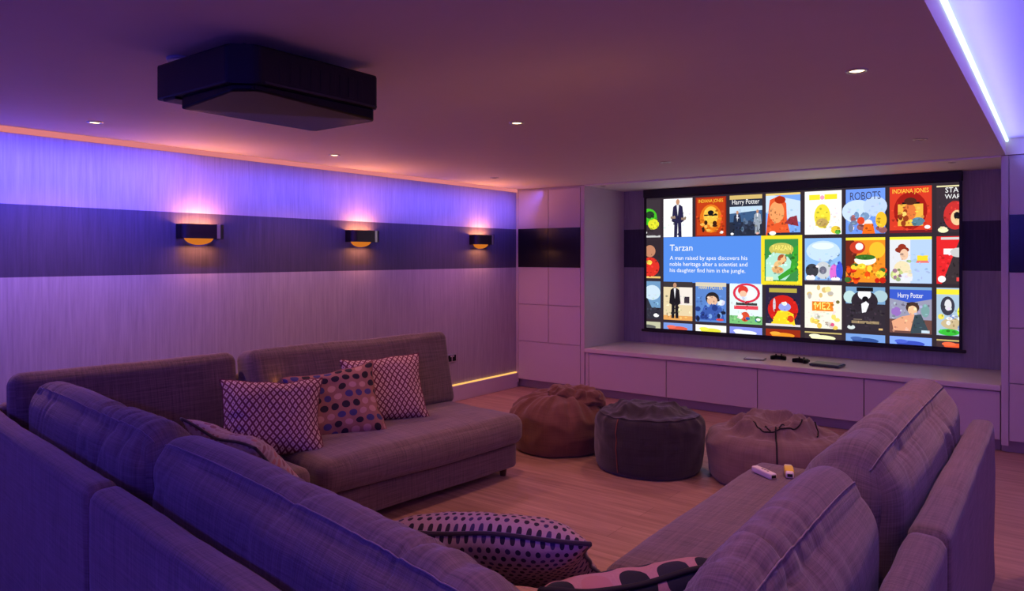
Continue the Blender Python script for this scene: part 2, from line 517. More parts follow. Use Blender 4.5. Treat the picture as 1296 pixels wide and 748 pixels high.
# ================================================================= the screen
SY = 7.55
sc_ = thing('projection_screen', 'large black-framed projection screen showing rows of film posters', 'projection screen', ((1.23+4.36)/2, SY, .53))
SX0, SX1, SZ0, SZ1 = 1.23, 4.36, .668, 2.284
LX0, LX1, LZ0, LZ1 = 1.262, 4.335, .700, 2.185
ox, oz = (1.23+4.36)/2, .53
bm = bmesh.new()
for a in ((SX0, SX1, LZ1, 2.23), (SX0, SX1, SZ0+.015, LZ0), (SX0, LX0, LZ0, LZ1), (LX1, SX1, LZ0, LZ1)):
    add_box(bm, a[0]-ox, a[1]-ox, .004, .012, a[2]-oz, a[3]-oz)
obj('border', bm, 'black', sc_)
obj('casing', box(SX0-ox, SX1-ox, -.02, .06, 2.195-oz, SZ1-oz, .004), 'black', sc_)
obj('bottom_bar', box(SX0-.03-ox, SX1+.03-ox, -.008, .02, SZ0-.012-oz, SZ0+.016-oz, .006), 'black', sc_)

class Art:
    def __init__(s): s.v = []; s.f = []; s.c = []; s.k = 0
    def poly(s, pts, col):
        # clip to the lit area so nothing spills over the border
        s.k += 1; y = .003 - .00012*s.k
        for axis, lim, sign in ((0, LX0, 1), (0, LX1, -1), (1, LZ0, 1), (1, LZ1, -1)):
            out = []; n = len(pts)
            for i in range(n):
                a, b = pts[i], pts[(i+1) % n]
                da, db = (a[axis]-lim)*sign, (b[axis]-lim)*sign
                if da >= 0: out.append(a)
                if (da >= 0) != (db >= 0):
                    t = da/(da-db); out.append((a[0]+(b[0]-a[0])*t, a[1]+(b[1]-a[1])*t))
            pts = out
            if len(pts) < 3: return
        i0 = len(s.v)
        s.v += [(x-ox, y, z-oz) for x, z in pts]
        s.f.append(tuple(range(i0, i0+len(pts)))); s.c.append(col)
    def build(s, name, parent):
        me = bpy.data.meshes.new(name); me.from_pydata(s.v, [], s.f)
        at = me.color_attributes.new('Col', 'FLOAT_COLOR', 'CORNER')
        li = 0
        for f, c in zip(s.f, s.c):
            for _ in f: at.data[li].color = (*c, 1); li += 1
        bm = bmesh.new(); bm.from_mesh(me)
        for f in bm.faces:
            if f.normal.y > 0: f.normal_flip()
        bm.to_mesh(me); bm.free()
        return link_mesh(name, me, 'screen', parent)

def lin(r, g, b): return tuple((x/255/12.92) if x/255 < .04045 else ((x/255+.055)/1.055)**2.4 for x in (r, g, b))

W_ = lin(245, 245, 245); K_ = lin(25, 22, 28); MENU = lin(52, 42, 50)
bg = Art(); bg.poly([(LX0, LZ0), (LX1, LZ0), (LX1, LZ1), (LX0, LZ1)], MENU); bg.build('picture', sc_)

_fc = {}
def text_polys(txt):
    """triangles of a line of lettering, 1 unit high capitals, from the built-in font"""
    if txt not in _fc:
        cu = bpy.data.curves.new('t', 'FONT'); cu.body = txt; cu.size = 1.0; cu.resolution_u = 3
        o = bpy.data.objects.new('t', cu); COL.objects.link(o)
        me = bpy.data.meshes.new_from_object(o.evaluated_get(bpy.context.evaluated_depsgraph_get()))
        _fc[txt] = [[(me.vertices[i].co.x, me.vertices[i].co.y) for i in p.vertices] for p in me.polygons]
        bpy.data.objects.remove(o); bpy.data.curves.remove(cu); bpy.data.meshes.remove(me)
    return _fc[txt]

class Poster(Art):
    """one poster; x 0..1 left to right, y 0..1 bottom to top"""
    def __init__(s, x0, z0, w, h, base):
        Art.__init__(s); s.x0, s.z0, s.w, s.h = x0, z0, w, h; s.k = 1
        s.rect(0, 0, 1, 1, base)
    def m(s, p): return (s.x0+p[0]*s.w, s.z0+p[1]*s.h)
    def rect(s, a, b, c, d, col): s.poly([s.m(p) for p in ((a, b), (c, b), (c, d), (a, d))], col)
    def tri(s, pts, col): s.poly([s.m(p) for p in pts], col)
    def ell(s, cx, cy, rx, ry, col, n=20): s.poly([s.m((cx+rx*math.cos(2*PI*i/n), cy+ry*math.sin(2*PI*i/n))) for i in range(n)], col)
    def text(s, txt, cx, y, width, col, hscale=1.0):
        pl = text_polys(txt); mx = max(p[0] for q in pl for p in q); mn = min(p[0] for q in pl for p in q)
        k = width/(mx-mn); s.k += 1; kk = s.k
        for q in pl:
            s.k = kk-1
            s.poly([s.m((cx-width/2+(p[0]-mn)*k, y+p[1]*k*hscale*s.w/s.h)) for p in q], col)
        s.k = kk
    def scatter(s, seed, n, box_, cols, r=(.03, .09)):
        q = random.Random(seed)
        for i in range(n):
            s.ell(q.uniform(box_[0], box_[2]), q.uniform(box_[1], box_[3]), q.uniform(*r), q.uniform(*r)*.8, q.choice(cols), 9)
    def suit(s, cx, base, hgt, col, head=(190, 140, 110), shirt=(230, 230, 235)):
        """a generic standing figure in a suit"""
        w = hgt*.30
        s.tri([(cx-w*.45, base), (cx-w*.08, base), (cx, base+hgt*.42), (cx+w*.08, base), (cx+w*.45, base), (cx+w*.40, base+hgt*.5), (cx-w*.40, base+hgt*.5)], col)
        s.tri([(cx-w*.72, base+hgt*.42), (cx-w*.3, base+hgt*.36), (cx+w*.3, base+hgt*.36), (cx+w*.72, base+hgt*.42), (cx+w*.55, base+hgt*.8), (cx+w*.2, base+hgt*.86), (cx-w*.2, base+hgt*.86), (cx-w*.55, base+hgt*.8)], col)
        s.tri([(cx-w*.14, base+hgt*.85), (cx, base+hgt*.55), (cx+w*.14, base+hgt*.85)], lin(*shirt))
        s.ell(cx, base+hgt*.93, w*.22, hgt*.075, lin(*head), 12)

PW, PH = .345, .430
COLX = [1.474-.383+.383*i for i in range(9)]
ROWZ = [2.167-PH, 1.700-PH, 1.235-PH, .772-PH]
posters = []
def P(c, r, base):
    p = Poster(COLX[c]+(c >= 5)*.005, ROWZ[r], PW, PH, lin(*base)); posters.append(p); return p
# top row
p = P(0, 0, (60, 50, 58)); p.ell(.55, .55, .32, .22, lin(70, 190, 40)); p.ell(.75, .35, .2, .14, lin(220, 220, 50)); p.ell(.62, .6, .16, .10, lin(40, 60, 40)); p.rect(0, .0, 1, .05, lin(200, 200, 200)); p.ell(.4, .13, .12, .05, W_)
p = P(1, 0, (245, 244, 246)); p.suit(.5, 0, .98, lin(40, 36, 70)); p.rect(.25, .48, .42, .54, lin(150, 125, 110)); p.rect(.62, .44, .78, .50, lin(150, 125, 110))
p = P(2, 0, (150, 40, 25)); p.rect(.04, .03, .96, .97, lin(190, 62, 25)); p.ell(.5, .45, .36, .36, lin(225, 120, 30)); p.ell(.5, .52, .24, .24, lin(250, 190, 70)); p.rect(.28, .52, .72, .555, K_); p.ell(.5, .60, .10, .06, K_); p.scatter(3, 9, (.2, .15, .8, .35), [lin(90, 40, 20), lin(60, 30, 20), lin(240, 180, 80)]); p.ell(.86, .1, .05, .035, W_); p.text('INDIANA JONES', .5, .86, .8, lin(250, 200, 60), 1.3)
p = P(3, 0, (60, 90, 130)); p.rect(0, .72, 1, .9, lin(45, 50, 65)); p.rect(0, .9, 1, 1, lin(210, 180, 110)); p.tri([(0, .55), (1, .62), (1, .72), (0, .72)], lin(190, 215, 235)); p.rect(0, 0, 1, .34, lin(40, 45, 62)); p.suit(.24, .0, .62, lin(38, 48, 72)); p.suit(.86, .05, .58, lin(150, 160, 175)); p.scatter(5, 10, (.4, .1, .75, .38), [lin(50, 60, 85), lin(90, 110, 140)]); p.text('Harry Potter', .5, .78, .84, W_, 1.3); p.ell(.08, .05, .05, .03, W_); p.ell(.86, .06, .05, .03, lin(220, 170, 160))
p = P(4, 0, (120, 165, 240)); p.tri([(0, .55), (1, .3), (1, .8), (0, 1)], lin(200, 220, 245)); p.tri([(0, 0), (.72, 0), (.62, .35), (.6, .75), (.42, .95), (.12, .85), (.05, .4)], lin(228, 90, 45)); p.ell(.32, .55, .22, .26, lin(245, 160, 100)); p.ell(.42, .84, .16, .09, lin(170, 45, 20)); p.tri([(.55, .28), (.95, .2), (.9, .46), (.7, .42)], lin(140, 50, 60)); p.rect(.05, 0, 1, .06, lin(40, 40, 60)); p.ell(.2, .05, .1, .05, W_); p.rect(0, .95, 1, 1, lin(230, 200, 120))
p = P(5, 0, (246, 246, 240)); p.rect(.12, .80, .42, .92, lin(240, 225, 50)); p.rect(.54, .80, .88, .92, lin(240, 225, 50)); p.ell(.48, .42, .22, .28, lin(240, 220, 60)); p.rect(.30, .2, .62, .40, lin(225, 200, 60)); p.ell(.48, .27, .16, .1, lin(190, 160, 90)); p.ell(.48, .85, .06, .05, lin(240, 160, 190)); p.ell(.84, .1, .13, .09, lin(230, 200, 60)); p.ell(.9, .05, .08, .05, lin(90, 180, 60))
p = P(6, 0, (110, 150, 240)); p.ell(.3, .5, .4, .26, lin(200, 220, 250)); p.ell(.75, .6, .3, .22, lin(190, 210, 250)); p.scatter(8, 16, (.08, .05, .95, .42), [lin(120, 150, 190), lin(235, 160, 60), lin(220, 70, 40), lin(245, 230, 225), lin(110, 125, 160), lin(150, 90, 95)], (.06, .14)); p.tri([(.42, 0), (.75, 0), (.7, .22), (.48, .22)], lin(245, 110, 30)); p.ell(.9, .3, .14, .18, lin(245, 190, 50)); p.text('ROBOTS', .5, .76, .78, lin(60, 60, 90), 1.5)
p = P(7, 0, (215, 60, 40)); p.ell(.5, .48, .40, .40, lin(160, 30, 25)); p.rect(.2, .15, .8, .62, lin(240, 180, 70)); p.ell(.48, .45, .16, .18, lin(225, 120, 60)); p.rect(.3, .62, .72, .66, K_); p.ell(.5, .68, .15, .08, lin(80, 40, 30)); p.ell(.68, .24, .16, .09, lin(90, 130, 150)); p.scatter(11, 8, (.2, .15, .5, .55), [lin(150, 60, 30), lin(250, 210, 110)]); p.rect(0, 0, 1, .06, lin(120, 30, 40)); p.ell(.9, .12, .07, .04, W_); p.text('INDIANA JONES', .5, .86, .86, lin(255, 205, 70), 1.4)
p = P(8, 0, (58, 46, 55)); p.rect(0, .95, 1, .98, lin(230, 220, 170)); p.ell(.42, .35, .26, .3, lin(200, 50, 50)); p.ell(.46, .3, .14, .16, lin(240, 200, 150)); p.ell(.46, .34, .07, .08, K_); p.ell(.15, .05, .12, .06, lin(235, 235, 190)); p.text('STAR', .40, .83, .40, W_, 1.1); p.text('WARS', .40, .70, .42, W_, 1.1)
# second row
p = P(0, 1, (50, 40, 48)); p.ell(.62, .72, .2, .16, lin(190, 130, 100)); p.ell(.62, .3, .34, .26, lin(215, 50, 40)); p.rect(.2, 0, 1, .05, lin(230, 190, 110)); p.ell(.6, .42, .1, .06, lin(240, 200, 80))
p = P(5, 1, (140, 185, 240)); p.ell(.5, .7, .46, .24, lin(195, 220, 248)); p.ell(.5, .82, .3, .08, lin(225, 238, 250)); p.ell(.5, .26, .22, .2, lin(200, 205, 210)); p.ell(.5, .26, .1, .09, lin(110, 110, 130)); p.ell(.2, .25, .18, .16, lin(60, 60, 70)); p.ell(.8, .2, .12, .2, lin(220, 110, 210)); p.ell(.94, .25, .09, .22, lin(70, 90, 220)); p.ell(.16, .08, .13, .07, W_); p.ell(.84, .06, .12, .05, W_); p.rect(0, 0, 1, .03, lin(80, 70, 90))
p = P(6, 1, (235, 140, 40)); p.rect(0, .94, 1, 1, lin(240, 225, 60)); p.tri([(0, .25), (.1, .1), (.35, .8), (.2, .94), (0, .94)], lin(110, 40, 30)); p.ell(.3, .78, .2, .14, lin(200, 60, 40)); p.ell(.35, .8, .1, .08, W_); p.ell(.8, .72, .2, .18, lin(245, 190, 50)); p.ell(.5, .5, .28, .12, lin(240, 245, 230)); p.ell(.5, .56, .26, .06, lin(60, 110, 40)); p.scatter(21, 26, (.05, .03, .95, .36), [lin(235, 80, 25), lin(245, 150, 30), lin(250, 210, 60), lin(200, 40, 25), lin(70, 110, 50)], (.05, .11))
p = P(7, 1, (180, 205, 245)); p.rect(0, .94, 1, 1, lin(240, 235, 60)); p.rect(0, 0, .5, .94, lin(222, 225, 232)); p.ell(.3, .72, .17, .07, lin(140, 50, 35)); p.ell(.3, .78, .1, .07, lin(150, 50, 35)); p.ell(.35, .62, .1, .12, lin(235, 195, 165)); p.ell(.3, .3, .2, .18, lin(235, 220, 180)); p.ell(.18, .18, .16, .12, lin(190, 205, 130)); p.ell(.4, .12, .16, .1, lin(225, 228, 240)); p.rect(.66, .48, .92, .60, lin(245, 215, 50)); p.rect(.62, .44, .94, .49, lin(230, 120, 110)); p.scatter(23, 9, (.05, .05, .5, .5), [lin(160, 120, 140), lin(240, 225, 200), lin(150, 170, 120)], (.03, .07))
p = P(8, 1, (60, 50, 55)); p.tri([(0, 1), (.55, 1), (.12, 0), (0, 0)], lin(225, 40, 45)); p.rect(.1, .93, .8, .98, lin(205, 205, 205)); p.rect(.16, .62, .7, .74, W_); p.ell(.5, .66, .2, .1, lin(200, 200, 200)); p.ell(.12, .1, .09, .07, W_); p.rect(.45, .06, .8, .14, lin(230, 70, 70))
# highlighted tile
q = Poster(2.573, 1.225, .412, .510, lin(238, 215, 40)); q.rect(.09, .075, .91, .925, lin(60, 140, 70)); q.ell(.5, .72, .30, .13, lin(200, 190, 90)); q.tri([(.12, .1), (.6, .1), (.85, .35), (.62, .62), (.3, .66), (.12, .5)], lin(175, 225, 205)); q.tri([(.45, .09), (.88, .3), (.9, .8), (.8, .75), (.72, .35), (.42, .17)], lin(60, 160, 50)); q.ell(.52, .52, .11, .1, lin(170, 85, 50)); q.tri([(.25, .3), (.4, .36), (.62, .5), (.58, .58), (.35, .46)], lin(235, 190, 130)); q.ell(.42, .3, .14, .07, lin(225, 170, 110)); q.rect(.12, .08, .3, .16, lin(240, 235, 180)); posters.append(q)
q.text('TARZAN', .5, .70, .46, lin(255, 235, 120), 1.5)
# third row
p = P(0, 2, (110, 150, 190)); p.rect(0, 0, 1, .3, lin(50, 48, 60)); p.tri([(.1, .2), (.75, .2), (.4, .75)], lin(50, 50, 62)); p.ell(.7, .7, .3, .2, lin(200, 220, 235)); p.ell(.85, .1, .1, .05, W_)
p = P(1, 2, (225, 205, 165)); p.rect(0, .86, 1, 1, lin(60, 52, 55)); p.rect(.55, .4, 1, .86, lin(235, 225, 215)); p.rect(.72, .45, .9, .62, lin(60, 50, 60)); p.rect(0, .0, 1, .12, lin(225, 160, 90)); p.suit(.4, .05, .92, lin(30, 26, 34))
p = P(2, 2, (90, 130, 200)); p.rect(0, .9, 1, 1, lin(210, 200, 180)); p.text('HARRY POTTER', .5, .83, .78, lin(240, 220, 150), 1.5); p.ell(.55, .6, .22, .16, lin(40, 34, 40)); p.ell(.55, .54, .17, .12, lin(225, 180, 150)); p.tri([(.1, .05), (.95, .05), (.85, .38), (.6, .46), (.3, .42)], lin(60, 90, 170)); p.scatter(31, 12, (.05, .05, .95, .42), [lin(40, 60, 130), lin(120, 160, 220), lin(30, 34, 60)], (.05, .1)); p.ell(.84, .5, .12, .07, lin(225, 235, 245)); p.ell(.8, .07, .12, .03, lin(220, 70, 70))
p = P(3, 2, (222, 238, 240)); p.ell(.52, .76, .42, .24, lin(215, 50, 75)); p.ell(.52, .76, .34, .19, lin(225, 235, 245)); p.ell(.42, .82, .16, .12, lin(215, 60, 50)); p.ell(.42, .74, .11, .08, lin(235, 190, 160)); p.ell(.66, .72, .13, .12, W_); p.rect(.2, .46, .85, .52, lin(60, 60, 60)); p.rect(.14, .36, .88, .45, lin(225, 70, 85)); p.rect(0, 0, 1, .2, lin(120, 190, 120)); p.ell(.48, .18, .14, .12, lin(215, 80, 50)); p.scatter(33, 7, (.05, .03, .95, .2), [W_, lin(70, 140, 80), lin(60, 100, 170)], (.04, .08))
p = P(4, 2, (45, 36, 62)); p.rect(.1, .80, .9, .90, lin(180, 165, 70)); p.ell(.5, .40, .44, .34, lin(205, 35, 30)); p.tri([(.15, .05), (.85, .05), (.8, .3), (.6, .38), (.35, .36)], lin(250, 210, 40)); p.ell(.55, .46, .18, .10, lin(150, 160, 230)); p.ell(.55, .54, .07, .05, W_); p.ell(.72, .18, .10, .08, lin(220, 70, 30)); p.ell(.25, .5, .04, .16, lin(210, 200, 210)); p.rect(0, 0, 1, .05, lin(220, 215, 220))
p = P(5, 2, (243, 238, 222)); p.rect(.2, .4, .78, .62, lin(235, 130, 40)); p.text('ME2', .49, .44, .42, lin(250, 235, 120), 1.2); p.scatter(35, 8, (.06, .70, .94, .95), [lin(240, 225, 150), lin(220, 190, 120), lin(190, 180, 170)], (.05, .09)); p.scatter(36, 10, (.06, .03, .94, .28), [lin(240, 220, 110), lin(210, 200, 190), lin(235, 200, 90)], (.05, .09)); p.ell(.76, .1, .05, .04, lin(225, 90, 130)); p.ell(.9, .62, .05, .04, lin(120, 110, 60))
p = P(6, 2, (52, 44, 54)); p.tri([(0, .6), (1, .6), (1, .98), (0, .98)], lin(120, 160, 200)); p.ell(.1, .75, .16, .14, lin(190, 220, 220)); p.ell(.88, .78, .18, .13, lin(170, 200, 210)); p.ell(.48, .66, .34, .24, lin(48, 40, 50)); p.ell(.48, .82, .17, .13, lin(235, 235, 240)); p.rect(.28, .88, .70, .97, K_); p.ell(.5, .71, .08, .06, K_); p.tri([(.40, .60), (.52, .66), (.60, .6), (.52, .42), (.42, .4)], lin(235, 235, 240)); p.rect(.15, .16, .85, .22, lin(150, 130, 100)); p.rect(.2, .24, .42, .26, lin(130, 115, 100)); p.ell(.14, .07, .1, .05, lin(215, 225, 225)); p.rect(.84, .03, .94, .07, lin(220, 180, 120))
p = P(7, 2, (150, 150, 175)); p.rect(0, .92, 1, 1, lin(120, 160, 200)); p.tri([(0, .75), (.5, .66), (1, .75), (1, .94), (0, .94)], lin(60, 90, 200)); p.rect(0, 0, 1, .3, lin(110, 75, 70)); p.text('Harry Potter', .5, .77, .6, W_, 1.6); p.ell(.55, .56, .16, .12, lin(70, 50, 45)); p.ell(.55, .5, .11, .1, lin(235, 190, 150)); p.tri([(.1, .05), (.5, .05), (.6, .42), (.3, .36), (.05, .25)], lin(230, 165, 130)); p.tri([(.5, .0), (.95, .02), (.75, .42), (.6, .40)], lin(60, 75, 85)); p.ell(.16, .46, .12, .1, lin(150, 110, 190)); p.ell(.85, .5, .1, .14, lin(120, 160, 160)); p.rect(.76, .02, .95, .08, lin(200, 220, 235))
p = P(8, 2, (170, 195, 215)); p.rect(0, .86, 1, .97, lin(240, 225, 60)); p.ell(.25, .62, .16, .2, lin(60, 60, 75)); p.ell(.26, .64, .08, .12, lin(220, 220, 225)); p.ell(.66, .5, .2, .16, lin(235, 235, 60)); p.ell(.4, .25, .3, .12, lin(200, 180, 140)); p.scatter(39, 10, (.1, .15, .9, .45), [lin(235, 220, 90), lin(120, 140, 190), lin(230, 235, 240)], (.04, .09)); p.ell(.28, .07, .24, .07, lin(60, 190, 60))
# top slices of the fourth row
tops = [((190, 190, 160), (90, 90, 90)), ((120, 150, 220), (220, 90, 70)), ((245, 245, 235), (225, 220, 60)), ((130, 140, 230), (235, 238, 250)),
        ((150, 45, 25), (245, 150, 40)), ((62, 50, 55), (240, 240, 190)), ((120, 160, 225), (50, 80, 150)), ((130, 165, 255), (60, 80, 190)), ((70, 50, 55), (235, 90, 50))]
for c, (a, b) in enumerate(tops):
    p = P(c, 3, a); p.ell(.5, .86, .34, .06, lin(*b)); p.ell(.28, .90, .16, .04, lin(*[min(255, v+20) for v in b]))
    if c in (5, 8): p.rect(0, .96, 1, .99, lin(200, 180, 110))
def inside(pt, poly):
    c = False; n = len(poly)
    for i in range(n):
        (x1, z1), (x2, z2) = poly[i], poly[(i+1) % n]
        if (z1 > pt[1]) != (z2 > pt[1]) and pt[0] < (x2-x1)*(pt[1]-z1)/(z2-z1)+x1: c = not c
    return c
def print_detail(p, seed):
    # small flecks of printed detail, each a tint of the shape it sits on
    q = random.Random(seed); polys = [([(p.v[i][0]+ox, p.v[i][2]+oz) for i in f], c) for f, c in zip(p.f, p.c)]
    for _ in range(46):
        a, b = q.uniform(.05, .95), q.uniform(.05, .66); pt = p.m((a, b)); col = None
        for poly, c in reversed(polys):
            if inside(pt, poly): col = c; break
        if col is None: continue
        g = q.choice((.45, .62, .75, 1.25, 1.5)) if sum(col) < 1.9 else q.choice((.80, .88, .94)); tint = [q.uniform(.85, 1.15) for _ in range(3)]
        r1, r2 = q.uniform(.012, .05), q.uniform(.010, .035)
        p.ell(a, b, r1, r2, tuple(min(.95, v*g*t+.004) for v, t in zip(col, tint)), 7)
for i, p in enumerate(posters):
    print_detail(p, 100+i); p.build('poster', sc_)
# information panel with its lettering
ip = Poster(1.474, 1.228, 2.573-1.474, .507, lin(84, 138, 228)); ip.build('information_panel', sc_)
tx = Poster(1.474, 1.228, 2.573-1.474, .507, lin(84, 138, 228)); tx.v, tx.f, tx.c, tx.k = [], [], [], 3
def left_text(t, x, y, width): tx.text(t, x+width/2, y, width, W_, 1.0)
left_text('Tarzan', .07, .70, .245)
left_text('A man raised by apes discovers his', .07, .50, .80)
left_text('noble heritage after a scientist and', .07, .365, .80)
left_text('his daughter find him in the jungle.', .07, .23, .78)
tx.build('lettering', sc_)

# ================================================================= things on the worktop
def controller(label, loc, rotz, bar):
    t = thing('game_controller', label, 'game controller', loc, rotz)
    pts = []
    out = [(-.075, -.035), (-.068, .005), (-.055, .03), (-.03, .036), (.03, .036), (.055, .03), (.068, .005), (.075, -.035), (.066, -.06), (.052, -.058), (.036, -.022), (.018, -.014), (-.018, -.014), (-.036, -.022), (-.052, -.058), (-.066, -.06)]
    obj('shell', add_prism(bmesh.new(), out, .006, .042, .008), 'satin_black', t, True)
    for x in (-.025, .025):
        obj('thumbstick', add_lathe(bmesh.new(), [(0, .040), (.006, .040), (.006, .050), (.010, .052), (.010, .057), (0, .056)], 14, x, -.002), 'black', t, True)
    bm = bmesh.new()
    for a, b in ((.042, .012), (.055, .012), (.0485, .019), (.0485, .005)):
        add_lathe(bm, [(0, .044), (.004, .044), (.004, .0465), (0, .0465)], 10, a, b)
    obj('button', bm, 'grey_plastic', t)
    obj('touchpad', box(-.022, .022, .008, .032, .041, .0435, .001), 'grey_plastic', t)
    for s in (-1, 1): obj('trigger', box(s*.047-.013, s*.047+.013, .030, .042, .016, .034, .005), 'black', t)
    if bar: obj('light_bar', box(-.02, .02, .0355, .0375, .024, .032, .0005), 'lightbar', t)
    return t
controller('black game controller with blue light bar on worktop, left of the pair', (2.88, 7.14, .515), R(10), True)
controller('black game controller on worktop, right of the pair, beside slim dark box', (3.12, 7.05, .515), R(-20), False)
t = thing('disc_case', 'flat pale disc case lying open on worktop left of the controllers', 'disc case', (2.70, 6.99, .5201), R(8))
obj('cover', box(-.095, .095, -.068, .068, 0, .013, .003), 'grey_plastic', t)
obj('insert', box(-.085, .085, -.060, .060, .0128, .0145, .0005), 'white_plastic', t)
t = thing('console_box', 'slim dark console box lying on worktop right of the controllers', 'console', (3.37, 6.95, .5201), R(-6))
M['blueblack'] = plain('blue_black_plastic', (.03, .035, .06), .25)
obj('shell', box(-.13, .13, -.09, .09, .004, .024, .004), 'blueblack', t)
obj('lid', box(-.12, .12, -.08, .08, .0238, .029, .003), 'grey_plastic', t)
for x in (-.1, .1): obj('foot', box(x-.01, x+.01, -.07, .07, 0, .0045), 'black', t)

# ================================================================= wall socket, wall lamps, downlights
t = thing('wall_socket', 'double wall socket plate low on left wall behind the left sofa', 'socket', (0, 5.61, .46))
obj('plate', box(.0005, .009, -.073, .073, -.043, .043, .003), 'chrome', t)
for s in (-1, 1):
    obj('socket_face', box(.008, .0105, s*.034-.026, s*.034+.026, -.034, .030, .001), 'satin_black', t)
    obj('switch', box(.0095, .013, s*.020-.007, s*.020+.007, .012, .026, .001), 'white_plastic', t)

SW, SD, SH = .165, .105, .052       # half width, depth, half height of a wall lamp
def d_outline(w, d, r, n=8):
    pts = [(0.0, -w)]
    for i in range(n+1):
        a = -PI/2 + PI/2*i/n; pts.append((d-r+r*math.cos(a), -w+r+r*math.sin(a)))
    for i in range(n+1):
        a = PI/2*i/n; pts.append((d-r+r*math.cos(a), w-r+r*math.sin(a)))
    pts.append((0.0, w)); return pts
def make_sconce(label, y):
    t = thing('wall_lamp', label, 'wall lamp', (.0, y, 1.70), 0, 'bronze up and down wall lamps on the left wall')
    bm = bmesh.new()
    o1, o2 = d_outline(SW, SD, .05), d_outline(SW-.004, SD-.004, .047)
    n = len(o1); A = [[bm.verts.new((x+.001, yy, z)) for x, yy in o] for o, z in ((o1, -SH), (o1, SH), (o2, SH), (o2, -SH))]
    for i in range(n-1):
        for a, b in ((0, 1), (1, 2), (2, 3), (3, 0)): bm.faces.new((A[a][i], A[a][i+1], A[b][i+1], A[b][i]))
    bmesh.ops.recalc_face_normals(bm, faces=bm.faces)
    obj('shade', bm, 'bronze', t)
    obj('back_plate', box(.0005, .006, -SW+.006, SW-.006, -SH+.004, SH-.004, .001), 'bronze', t)
    obj('end_trim', box(SD-.004, SD+.0015, SW-.075, SW-.048, -SH, SH, .001), 'chrome', t)
    bm = bmesh.new(); rows = []
    for a in range(9):
        ph = PI/2*a/8
        rows.append([bm.verts.new((.008+.080*math.cos(ph)*math.cos(th), .112*math.cos(ph)*math.sin(th), -SH+.012-.058*math.sin(ph))) for th in [-PI/2+PI*b/20 for b in range(21)]])
    for A, B in zip(rows, rows[1:]):
        for b in range(20): bm.faces.new((A[b], A[b+1], B[b+1], B[b]))
    bmesh.ops.remove_doubles(bm, verts=bm.verts, dist=1e-5)
    obj('lower_glass', bm, 'amber', t, True)
    obj('lamp', add_tube(bmesh.new(), [(.05, -.06, .012), (.05, .06, .012)], .011, False, 12), 'hot_lamp', t, True)
    return t
s0 = make_sconce('bronze wall lamp nearest the camera, leftmost of three on left wall', 2.83)
dup(s0, (0, 4.37, 1.70), 'bronze wall lamp in the middle of three on left wall')
dup(s0, (0, 6.06, 1.70), 'bronze wall lamp farthest along left wall, nearest the tall cabinet')

def downlight(label, x, y, lit, r=.045):
    t = thing('downlight', label, 'downlight', (x, y, H - (.0145 if y > YC else 0)), 0, 'recessed downlights in the lower ceiling')
    obj('trim_ring', add_lathe(bmesh.new(), [(r*.66, -.001), (r*.72, -.006), (r*.9, -.006), (r, -.001), (r, 0), (r*.66, 0)], 32), 'chrome', t, True)
    obj('lens', add_lathe(bmesh.new(), [(0, -.0035), (r*.5, -.0035), (r*.67, -.001), (0, -.0005)], 28), 'down_lamp' if lit else 'down_off', t, True)
    return t
downs = [('lit downlight in ceiling near left wall, closest to the camera', .57, 1.88, 1), ('lit downlight near left wall just right of and beyond projector', .60, 3.60, 1),
         ('dim downlight near left wall above the farthest wall lamp', .58, 5.60, 0), ('lit downlight in the middle of the ceiling, right of the projector', 2.52, 3.38, 1),
         ('large bright lit downlight at right near the raised ceiling', 4.37, 3.30, 1), ('dim downlight in front of the screen left of centre', 2.45, 5.53, 0),
         ('dim downlight in front of the screen near the raised ceiling step', 4.31, 5.48, 0)]
downs.append(('lit downlight in the ceiling over the bottom right corner sofa section', 4.37, 1.45, 1))
for a in downs: downlight(*a)
downlight('tiny dim downlight in niche ceiling at the left end of the screen', 1.09, 6.86, 0, .03)
downlight('tiny dim downlight in niche ceiling at the right end of the screen', 4.35, 6.86, 0, .03)

# ================================================================= projector
t = thing('projector', 'large black ceiling-mounted projector with lower underside panel', 'projector', (2.55, 1.71, 2.07))
out = [(-.28, -.32), (.20, -.32), (.215, -.305), (.265, -.255), (.28, -.235), (.28, .30), (.26, .32), (-.26, .32), (-.28, .30)]
bm = bmesh.new(); add_prism(bm, out, .048, .185, .008)
obj('body', bm, 'satin_black', t)
low = [(-.135, -.30), (.20, -.30), (.26, -.25), (.272, -.22), (.272, .29), (.25, .312), (-.115, .312), (-.135, .29)]
under = add_prism(bmesh.new(), low, 0, .05, .008)
for v in under.verts:
    if v.co.z < .03: v.co.z += .028*max(0, (v.co.x+.135)/.41)*max(0, (.31-v.co.y)/.62)
obj('underside_panel', under, 'gloss_under', t)
obj('side_rail', box(-.24, -.15, -.315, .30, .040, .05, .003), 'satin_black', t)
bm = bmesh.new()
for k in range(9): add_box(bm, .276, .2815, -.16+k*.045, -.135+k*.045, .07, .15, .001)
obj('side_vent', bm, 'satin_black', t)
obj('trim_line', box(.268, .284, -.22, .30, .052, .060, .002), 'black', t)
bm = bmesh.new(); add_lathe(bm, [(0, 0), (.055, 0), (.06, .03), (.05, .05), (.042, .035), (0, .03)], 32)
l_ = obj('lens', bm, 'gloss_black', t, True); l_.rotation_euler = (R(-90), 0, 0); l_.location = (-.02, .318, .11)
bm = bmesh.new()
for x in (-.12, .08): add_box(bm, x-.02, x+.02, -.16, .18, .184, .206, .003)
add_box(bm, -.16, .12, -.20, .22, .205, .229, .004)
obj('mount_bracket', bm, 'satin_black', t)
obj('cable_plate', add_lathe(bmesh.new(), [(0, .216), (.055, .216), (.06, .222), (.06, .2295), (0, .2295)], 24, -.27, -.22), 'grey_plastic', t)

